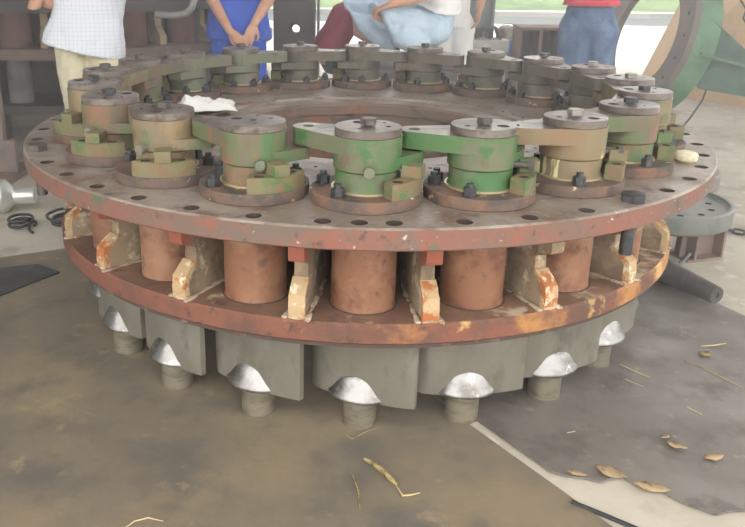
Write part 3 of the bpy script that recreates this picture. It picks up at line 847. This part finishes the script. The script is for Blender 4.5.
# ================================================================== background at the back centre
t = empty('machine_stand', (-.585, 3.75, 0), 'dark grey upright steel stand with a round bright hole, between two workers', 'machine frame')
mb = MB(); mb.box((-.02, 0, .75), (.34, .04, 1.5)); pm = mb.mesh('front_plate', 'far_dark', smooth=False)
mc = MB(); mc.cyl((0, -.3, .745), (0, .3, .745), .033, n=24)
pm = cut(pm, mc.mesh('c', 'far_dark'))
obj('front_plate', pm, t)
mb = MB(); mb.tube([(.05*math.cos(2*PI*k/24), -.03, .745+.05*math.sin(2*PI*k/24)) for k in range(24)], .012, 8, closed=True); obj('hole_rim', mb.mesh('hole_rim', 'far_dark'), t)
for x in (.15, .185):
    mb = MB(); mb.box((x, .05, .75), (.018, .12, 1.5)); bevel(obj('upright', mb.mesh('upright2', 'far_steel', smooth=False), t), .003, 1)
mb = MB(); mb.box((0, .05, .01), (.42, .3, .02)); obj('foot_plate', mb.mesh('footp', 'far_dark', smooth=False), t)
# grey sliding door leaf
mb = MB(); mb.box((1.09, 5.0, 1.2), (.27, .06, 2.4)); mb.box((1.225, 4.98, 1.2), (.03, .12, 2.4))
o = bevel(obj('door_1', mb.mesh('door_1', 'door', smooth=False)), .003, 1); o['kind'] = 'structure'
# pale bench with tilted trays
t = empty('workbench', (1.01, 4.15, 0), 'pale workbench with a row of tilted dark trays in front of the grey door', 'bench')
mb = MB(); mb.box((0, 0, .60), (.46, .3, .10)); bevel(obj('bench_top', mb.mesh('bench_top', 'bench', smooth=False), t), .003, 1)
for x in (-.2, .2):
    for y in (-.12, .12):
        mb = MB(); mb.box((x, y, .275), (.04, .04, .55)); obj('leg', mb.mesh('leg', 'bench', smooth=False), t)
for k in range(4):
    mb = MB(); rot = Matrix.Rotation(R(35), 3, 'Y') @ Matrix.Identity(3)
    mb.box((-.14+.095*k, 0, .70), (.012, .2, .12), mtx=Matrix.Rotation(R(-25), 3, 'Y')); mb.box((-.10+.095*k, .09, .69), (.07, .012, .08))
    tag(obj('tray_divider', mb.mesh('tray', 'far_dark', smooth=False), t))
# bucket
t = empty('paint_bucket', (1.32, 4.6, 0), 'blue and white paint bucket standing on a stand left of the rusty box', 'bucket')
t.location.z = .48
mb = MB(); mb.lathe([(0, 0), (.07, 0), (.075, .12), (0, .12)], 28, closed=False); obj('bucket_body', mb.mesh('bb', 'bucket_blue'), t)
mb = MB(); mb.lathe([(0, .12), (.075, .12), (.08, .22), (.084, .225), (.08, .235), (.03, .25), (0, .245)], 28, closed=False); obj('bucket_top', mb.mesh('bt', 'bucket_white'), t)
mb = MB(); mb.tube([(.08*math.cos(a_), -.02, .2+.07*math.sin(a_)) for a_ in [PI*q/12 for q in range(13)]], .004, 6); obj('handle', mb.mesh('bh', 'far_steel'), t)
mb = MB(); mb.cyl((0, 0, 0), (0, 0, .479), .10, n=28)
tag(obj('drum_stand', mb.mesh('drum_stand', 'far_steel'), None, (1.32, 4.6, 0)), 'grey round drum under the blue and white bucket', 'drum')
# rusty open steel box (two openings)
t = empty('steel_box', (1.47, 3.72, 0), 'rusty open-fronted steel box with two openings, left of the blue jeans', 'steel box')
for nm, c, d, mm in (('top_plate', (0, 0, .785), (.46, .34, .022), 'crate'), ('base_plate', (0, 0, .02), (.46, .34, .04), 'crate'), ('side_panel', (-.22, 0, .4), (.02, .34, .745), 'crate'), ('side_panel', (.22, 0, .4), (.02, .34, .745), 'crate'), ('divider', (-.06, 0, .4), (.03, .33, .745), 'crate'), ('divider', (.10, -.02, .4), (.04, .3, .745), 'crate'), ('back_panel', (0, .16, .4), (.42, .016, .745), 'crate_in'), ('front_panel', (.155, -.15, .4), (.12, .016, .745), 'crate')):
    mb = MB(); mb.box(c, d); bevel(obj(nm, mb.mesh(nm, mm, smooth=False), t), .002, 1)

# ================================================================== big green ring on its side, right
RC = Vector((2.47, 4.26, 0)); RR, RWd = .48, .19
nax = Vector((math.cos(.21)*math.cos(-.243), math.sin(.21)*math.cos(-.243), math.sin(-.243))).normalized()
RC.z = (RR+RWd)*math.cos(.243)+.02
t = empty('green_ring', (RC.x, RC.y, 0), 'big green painted steel ring housing tilted on its side at the right', 'machine part')
qr = Vector((0, 0, 1)).rotation_difference(nax)
def ringobj(name, me, m_parent=t):
    o = obj(name, me, m_parent, (0, 0, RC.z)); o.rotation_mode = 'QUATERNION'; o.rotation_quaternion = qr; return o
mb = MB(); mb.lathe([(RR, -.03), (RR+RWd, -.03), (RR+RWd, .03), (RR, .03)], 96)
fmh = mb.mesh('face_flange', 'ring_grey'); mc = MB()
for k in range(20):
    a = 2*PI*k/20+.1; mc.cyl(((RR+.11)*math.cos(a), (RR+.11)*math.sin(a), -.1), ((RR+.11)*math.cos(a), (RR+.11)*math.sin(a), .1), .013, n=12)
ringobj('face_flange', cut(fmh, mc.mesh('c', 'hole')))
mb = MB(); mb.lathe([(RR+.05, .03), (RR+RWd-.012, .03), (RR+RWd-.012, .24), (RR+.05, .24)], 96)
far = [v for v in mb.bm.verts if (qr @ v.co).y > .12 or (qr @ v.co).z > .72]
bmesh.ops.delete(mb.bm, geom=far, context='VERTS')
bmesh.ops.holes_fill(mb.bm, edges=[e for e in mb.bm.edges if e.is_boundary], sides=4)
ringobj('shell', mb.mesh('shell', 'ring_green'))
# gusset arm reaching right from the shell
mb = MB()
g = [(2.78, 3.70, .88), (3.099, 3.70, .63), (3.62, 3.70, .23), (3.62, 3.70, .18), (2.77, 3.70, .31)]
th_ = Vector((.03, .12, 0))
A_ = mb.verts([Vector(p)-Vector((RC.x, RC.y, 0)) for p in g]); B_ = mb.verts([Vector(p)+th_-Vector((RC.x, RC.y, 0)) for p in g])
mb.face(A_); mb.face(B_[::-1])
for k in range(5): mb.face([A_[k], A_[(k+1) % 5], B_[(k+1) % 5], B_[k]])
bevel(obj('gusset_arm', mb.mesh('gusset_arm', 'ring_dkgreen', smooth=False), t), .004, 1)
mb = MB(); mb.box((.45, -.60, .55), (.42, .10, .018), mtx=Matrix.Rotation(R(14), 3, 'Y')); obj('gusset_rib', mb.mesh('gusset_rib', 'ring_green', smooth=False), t)
mb = MB(); mb.tube([(2.93-RC.x, 3.80-RC.y, 1.2), (3.0-RC.x, 3.74-RC.y, 1.02), (3.04-RC.x, 3.70-RC.y, .95), (3.02-RC.x, 3.68-RC.y, .88), (3.05-RC.x, 3.67-RC.y, .84)], .008, 8); obj('hanging_cord', mb.mesh('cord', 'cable'), t)
mb = MB(); mb.tube([(2.85, 3.72, .34), (2.80, 3.66, .22), (2.70, 3.60, .08), (2.6, 3.5, .012), (2.45, 3.45, .012), (2.3, 3.5, .012), (2.1, 3.7, .012)], .008, 8)
tag(obj('cable', mb.mesh('cable3', 'cable')), 'thin black cable hanging from the green ring down to the floor at the right', 'cable')
# tan leaning panel
mb = MB()
pa = [(2.86, 5.55, 0), (4.3, 3.9, 0), (4.45, 4.0, 2.3), (3.75, 5.6, 2.3)]
pb = [(x+.06, y+.06, z) for x, y, z in pa]
A_ = mb.verts(pa); B_ = mb.verts(pb); mb.face(A_); mb.face(B_[::-1])
for k in range(4): mb.face([A_[k], A_[(k+1) % 4], B_[(k+1) % 4], B_[k]])
tag(obj('tan_panel', mb.mesh('tan_panel', 'panel', smooth=False)), 'large tan sheet panel with a slanting left edge behind the green ring', 'panel')

# ================================================================== people
def V(*a): return Vector(a)
def limb(mb, pts, rad, n=14, side=None):
    """smooth tube through joints with rounded ends"""
    mb.tube(pts, rad, n, side)
    for p, r_ in ((pts[0], rad[0]), (pts[-1], rad[-1])):
        rr = r_ if not isinstance(r_, tuple) else min(r_)
        mb.ball(p, rr*.98, 10)

def hand(mb, w, d, nrm, thumb_side, curl=.35, spread=.12):
    """w wrist, d pointing direction, nrm palm normal (towards the palm), thumb_side +1/-1"""
    d = Vector(d).normalized(); nrm = Vector(nrm); nrm = (nrm-nrm.dot(d)*d).normalized(); s_ = d.cross(nrm)*thumb_side
    w = Vector(w)
    mb.tube([w-d*.02, w+d*.02, w+d*.06, w+d*.092], [(.024, .018), (.030, .016), (.040, .015), (.038, .012)], 12, side=s_)
    for k, (o_, L_) in enumerate(((.030, .070), (.010, .080), (-.011, .074), (-.030, .058))):
        b = w+d*.088+s_*o_; dd = (d+s_*spread*(1.5-k)*.6).normalized(); pts = [b]; c = curl*(1+.15*k)
        for q, l in enumerate((.42, .32, .26)):
            dd = (dd*math.cos(c)+nrm*math.sin(c)).normalized() if q or curl > .2 else dd
            pts.append(pts[-1]+dd*L_*l)
        mb.tube(pts, [.0092, .0088, .008, .0068], 8); mb.ball(pts[-1], .0068, 8)
    b = w+d*.025+s_*.028; dd = (d*.75+s_*.62+nrm*.25).normalized()
    pts = [b, b+dd*.032, b+dd*.032+(dd+nrm*.2+d*.3).normalized()*.028, b+dd*.032+(dd*.6+d+nrm*.4).normalized()*.052]
    mb.tube(pts, [.013, .0115, .0095, .0075], 8); mb.ball(pts[-1], .0075, 8)

def finish(o, vox, sm=6, disp=0, dsz=.12):
    r_ = o.modifiers.new('remesh', 'REMESH'); r_.mode = 'VOXEL'; r_.voxel_size = vox; r_.use_smooth_shade = True
    s_ = o.modifiers.new('smooth', 'SMOOTH'); s_.factor = .5; s_.iterations = sm
    if disp:
        tx = bpy.data.textures.new('folds', 'CLOUDS'); tx.noise_scale = dsz; tx.noise_depth = 2
        dm_ = o.modifiers.new('folds', 'DISPLACE'); dm_.texture = tx; dm_.strength = disp; dm_.mid_level = .5; dm_.texture_coords = 'LOCAL'
    return o

def person(lab, base, J, shirt, trous, hem, sleeve, torso_w=.20, torso_d=.125, handspec=(), fwd=(0, -1, 0), shirt_flare=1.0, leg_r=(.098, .07, .058), tails=True, shoe=True):
    """J: head neck chest waist pelvis, sl/sr el/er wl/wr, hl/hr kl/kr al/ar (world metres). l = person's left."""
    t = empty('person', (base[0], base[1], base[2] if len(base) > 2 else 0), lab, 'person', 'workers behind the ring')
    O = Vector(t.location)
    g = {k: Vector(v)-O for k, v in J.items()}
    fwd = Vector(fwd).normalized()
    side = (g['sl']-g['sr']).normalized()
    # ---- body
    mb = MB()
    tw, td = torso_w-.025, torso_d-.022
    mb.tube([g['pelvis']-V(0, 0, .05), g['pelvis'], g['waist'], g['chest'], (g['sl']+g['sr'])/2+V(0, 0, .0), (g['neck']+(g['sl']+g['sr'])/2)/2],
            [(.13, .08), (tw*.86, td), (tw*.78, td*.92), (tw*.92, td*1.02), (tw*.85, td*.72), (.07, .06)], 20, side)
    mb.tube([(g['sl']+g['sr'])/2, g['neck'], g['head']-V(0, 0, .03)], [.062, .054, .056], 14)
    # head with brow, nose, chin, ears
    hd = g['head']; fx = side
    rotm = Matrix((fx, -fwd, fx.cross(-fwd))).transposed()
    mb.ball(hd+V(0, 0, .02), (.074, .094, .098), 20, rotm); mb.ball(hd-V(0, 0, .045)+fwd*.018, (.056, .066, .066), 16, rotm)
    mb.ball(hd-V(0, 0, .095)+fwd*.06, (.024, .02, .018), 10)
    mb.tube([hd+fwd*.09+V(0, 0, .012), hd+fwd*.108-V(0, 0, .018), hd+fwd*.10-V(0, 0, .03)], [.009, .014, .011], 8, fx)
    mb.ball(hd+fwd*.08-V(0, 0, .058), (.026, .012, .008), 8, rotm)
    for s_ in (-1, 1):
        mb.ball(hd+fx*s_*.076-V(0, 0, .005), (.010, .018, .032), 8, rotm)
    for sd in 'lr':
        limb(mb, [g['s'+sd], (g['s'+sd]+g['e'+sd])/2, g['e'+sd], (g['e'+sd]*.6+g['w'+sd]*.4), g['w'+sd]], [.052, .048, .043, .042, .028], 12)
        limb(mb, [g['h'+sd], (g['h'+sd]+g['k'+sd])/2, g['k'+sd], (g['k'+sd]*.6+g['a'+sd]*.4), g['a'+sd]], [.078, .068, .05, .048, .034], 12)
        mb.ball(g['a'+sd]+fwd*.04-V(0, 0, .03), (.035, .08, .03), 10, rotm)
    for (sd, d, nrm, ts, curl) in handspec:
        hand(mb, g['w'+sd], d, nrm, ts, curl)
    body = finish(obj('body', mb.mesh('body', 'skin'), t), .0065, 2)
    # ---- hair, eyes
    mb = MB(); mb.ball(hd+V(0, 0, .045)-fwd*.014, (.081, .098, .088), 20, rotm); mb.ball(hd-fwd*.05, (.07, .05, .07), 14, rotm)
    finish(obj('hair', mb.mesh('hair', 'hair'), t), .01, 2)
    for s_ in (-1, 1):
        mb = MB(); mb.ball(hd+fx*s_*.031+fwd*.087+V(0, 0, .012), (.012, .007, .006), 8, rotm); obj('eye', mb.mesh('eye', 'eye'), t)
    # ---- trousers
    mb = MB()
    wv = g['waist']-V(0, 0, .02)
    pd = (g['hl']-g['hr']).normalized()
    cr = (g['hl']+g['hr'])/2
    mb.tube([cr-(wv-cr).normalized()*.06, cr, cr*.45+wv*.55, wv], [(torso_w*.78, torso_d*.86), (torso_w*.89, torso_d*.98), (torso_w*.84, torso_d*.92), (torso_w*.78, torso_d*.84)], 22, side)
    for sd in 'lr':
        h_, k_, a_ = g['h'+sd], g['k'+sd], g['a'+sd]
        limb(mb, [h_, h_*.6+k_*.4, k_, k_*.5+a_*.5, a_+(k_-a_).normalized()*.04], [leg_r[0], leg_r[0]*.95, leg_r[1]*1.08, leg_r[1], leg_r[2]], 16)
    tr = finish(obj('trousers', mb.mesh('trousers', trous), t), .011, 4, .02, .09)
    # ---- shirt
    mb = MB()
    sm_ = (g['sl']+g['sr'])/2
    hemv = Vector(hem)-O
    mb.tube([hemv, hemv*.7+g['waist']*.3, g['waist'], g['chest'], sm_-V(0, 0, .01), sm_+V(0, 0, .035)],
            [(torso_w*1.02*shirt_flare, torso_d*1.2*shirt_flare), (torso_w*.99*shirt_flare, torso_d*1.16), (torso_w*.93, torso_d*1.04), (torso_w*1.0, torso_d*1.05), (torso_w*.88, torso_d*.8), (.075, .065)], 26, side)
    for sd in 'lr':
        e_ = g['s'+sd].lerp(g['e'+sd], sleeve) if sleeve <= 1 else g['e'+sd]
        pts = [g['s'+sd]-(g['s'+sd]-sm_)*.2, g['s'+sd], g['s'+sd].lerp(e_, .5), e_]
        rads = [.07, .07, .066, .062]
        if sleeve > 1:
            pts.append(g['e'+sd].lerp(g['w'+sd], sleeve-1)); rads.append(.054)
        mb.tube(pts, rads, 14)
    finish(obj('shirt', mb.mesh('shirt', shirt), t), .011, 3, .022, .11)
    if shoe:
        for sd in 'lr':
            mb = MB(); p = g['a'+sd]
            mb.tube([p-fwd*.06-V(0, 0, .025), p-V(0, 0, .03), p+fwd*.09-V(0, 0, .045), p+fwd*.17-V(0, 0, .052)], [(.036, .04), (.042, .045), (.046, .028), (.034, .022)], 14, side)
            finish(obj('shoe', mb.mesh('shoe', 'shoe'), t), .008, 2)
    return t, O

# 1: checked shirt, khaki trousers, hand on hip
person('person in a white checked shirt and khaki trousers standing at the left', (-1.73, 1.86),
       dict(head=(-1.62, 1.80, 1.60), neck=(-1.64, 1.84, 1.45), chest=(-1.66, 1.86, 1.22), waist=(-1.70, 1.86, .98), pelvis=(-1.71, 1.86, .84),
            sl=(-1.46, 1.88, 1.37), sr=(-1.86, 1.84, 1.37), el=(-1.38, 1.84, 1.12), er=(-2.03, 1.84, 1.005), wl=(-1.46, 1.62, 1.14), wr=(-1.83, 1.98, 1.07),
            hl=(-1.62, 1.87, .80), hr=(-1.82, 1.86, .80), kl=(-1.60, 1.84, .45), kr=(-1.80, 1.83, .45), al=(-1.60, 1.87, .085), ar=(-1.80, 1.87, .085)),
       'check', 'khaki', (-1.75, 1.86, .755), .45, .225, .135,
       (('l', (-.3, -.5, .6), (-.6, 0, -.2), -1, .5), ('r', (.8, -.2, -.35), (0, .3, -1), 1, .3)), fwd=(.15, -1, 0), shirt_flare=1.12, leg_r=(.115, .088, .075))
# 2: blue overalls, hands clasped
person('person in bright blue work clothes with sleeves rolled up and hands clasped in front', (-.90, 2.62),
       dict(head=(-.89, 2.55, 1.58), neck=(-.895, 2.6, 1.43), chest=(-.90, 2.62, 1.2), waist=(-.895, 2.62, .96), pelvis=(-.90, 2.62, .84),
            sl=(-.69, 2.62, 1.36), sr=(-1.10, 2.62, 1.36), el=(-.62, 2.55, 1.12), er=(-1.10, 2.55, 1.10), wl=(-.755, 2.42, .885), wr=(-.925, 2.42, .835),
            hl=(-.81, 2.62, .80), hr=(-.99, 2.62, .80), kl=(-.79, 2.60, .45), kr=(-1.0, 2.60, .45), al=(-.78, 2.64, .085), ar=(-1.01, 2.64, .085)),
       'blue', 'blue', (-.895, 2.62, .765), .75, .225, .135,
       (('l', (-.35, -.2, -.9), (-.2, .9, -.2), 1, .35), ('r', (.65, -.2, -.55), (.3, .9, 0), -1, .3)), shirt_flare=1.02, leg_r=(.108, .085, .072))
# 3: crouching red shirt
person('crouching person in a dark red shirt and charcoal trousers, back bent', (-.23, 3.65),
       dict(head=(.10, 3.52, 1.06), neck=(.0, 3.56, 1.02), chest=(-.16, 3.62, .86), waist=(-.27, 3.66, .66), pelvis=(-.30, 3.68, .52),
            sl=(-.03, 3.74, .95), sr=(-.06, 3.46, .94), el=(.05, 3.76, .72), er=(-.06, 3.38, .75), wl=(.18, 3.6, .70), wr=(.10, 3.33, .68),
            hl=(-.24, 3.76, .48), hr=(-.24, 3.60, .48), kl=(.06, 3.80, .60), kr=(.04, 3.42, .60), al=(-.08, 3.78, .10), ar=(-.08, 3.46, .10)),
       'red', 'charcoal', (-.31, 3.68, .58), .5, .20, .125,
       (('l', (.9, -.3, -.1), (0, 0, -1), -1, .4), ('r', (.9, .1, -.2), (0, .2, -1), 1, .4)), fwd=(.9, -.2, 0))
# stand under the sitting worker
mb = MB(); mb.box((.36, 2.98, .345), (.62, .5, .55)); mb.box((.53, 2.95, .65), (.28, .40, .06))
tag(bevel(obj('work_stand', mb.mesh('work_stand', 'far_dark', smooth=False), None, (0, 0, -.07)), .004, 1), 'dark steel stand behind the ring under the worker in pale blue trousers', 'stand')
# 4: pale blue trousers, sitting low with knees up, hand on knee
person('person in pale blue trousers with knees raised and forearm on the knee', (.45, 2.9, 0),
       dict(head=(.28, 2.75, 1.60), neck=(.36, 2.82, 1.45), chest=(.48, 2.88, 1.24), waist=(.54, 2.92, 1.03), pelvis=(.495, 2.92, .87),
            sl=(.42, 2.70, 1.36), sr=(.42, 3.08, 1.36), el=(.42, 2.60, 1.08), er=(.25, 3.16, 1.14), wl=(.16, 2.60, 1.01), wr=(.02, 3.06, 1.14),
            hl=(.50, 2.82, .83), hr=(.50, 3.02, .83), kl=(.07, 2.74, .93), kr=(-.19, 3.06, 1.06), al=(.42, 2.72, .70), ar=(.20, 3.04, .68)),
       'white', 'lightjeans', (.53, 2.93, .99), .6, .20, .135,
       (('l', (-.9, .1, -.35), (0, .3, -1), -1, .45), ('r', (-.8, -.4, -.2), (0, 0, -1), 1, .4)), fwd=(-.95, -.2, 0), leg_r=(.118, .10, .08), shirt_flare=1.1)
# 5: white trousers
person('person in white clothes standing at the back with one arm hanging down', (.64, 3.45),
       dict(head=(.64, 3.42, 1.6), neck=(.64, 3.44, 1.45), chest=(.64, 3.45, 1.2), waist=(.64, 3.45, .98), pelvis=(.64, 3.45, .86),
            sl=(.87, 3.45, 1.37), sr=(.49, 3.45, 1.37), el=(.91, 3.45, 1.12), er=(.50, 3.56, 1.12), wl=(.88, 3.37, .945), wr=(.58, 3.60, .97),
            hl=(.76, 3.45, .82), hr=(.60, 3.45, .82), kl=(.76, 3.43, .45), kr=(.59, 3.43, .45), al=(.76, 3.48, .085), ar=(.58, 3.48, .085)),
       'white', 'white', (.64, 3.45, .80), .5, .185, .125,
       (('l', (-.05, -.15, -1), (-1, 0, 0), 1, .35), ('r', (.1, -.1, -1), (1, 0, 0), -1, .35)), leg_r=(.105, .085, .075))
# 6: jeans from behind
t6, O6 = person('person in blue jeans and a red polo seen from behind, standing at the back right', (1.64, 3.05),
       dict(head=(1.64, 3.08, 1.6), neck=(1.64, 3.06, 1.46), chest=(1.64, 3.05, 1.24), waist=(1.64, 3.05, 1.02), pelvis=(1.64, 3.05, .88),
            sl=(1.44, 3.05, 1.38), sr=(1.84, 3.05, 1.38), el=(1.42, 3.15, 1.16), er=(1.86, 3.15, 1.16), wl=(1.52, 3.30, 1.12), wr=(1.76, 3.30, 1.12),
            hl=(1.545, 3.05, .84), hr=(1.735, 3.05, .84), kl=(1.56, 3.07, .46), kr=(1.735, 3.07, .46), al=(1.56, 3.05, .085), ar=(1.75, 3.05, .085)),
       'red2', 'jeans', (1.64, 3.05, 1.0), .5, .215, .135,
       (('l', (.5, .7, 0), (0, 0, 1), 1, .4), ('r', (-.5, .7, 0), (0, 0, 1), -1, .4)), fwd=(0, 1, 0), leg_r=(.125, .10, .09))

# ================================================================== haze volume, added to imitate pale lens glare
hz = bpy.data.materials.new('glare_haze'); hz.use_nodes = True
nt = hz.node_tree; nt.nodes.clear()
vo = nt.nodes.new('ShaderNodeVolumeScatter'); vo.inputs['Density'].default_value = .055; vo.inputs['Anisotropy'].default_value = .3
vo.inputs['Color'].default_value = (1, 1, 1, 1)
ou = nt.nodes.new('ShaderNodeOutputMaterial'); nt.links.new(vo.outputs[0], ou.inputs['Volume'])
M['glare_haze'] = hz
mb = MB(); mb.box((0, 3.0, 2.71), (15.6, 9, 5.4))
o = obj('glare_haze', mb.mesh('glare_haze', 'glare_haze', smooth=False)); o['kind'] = 'structure'
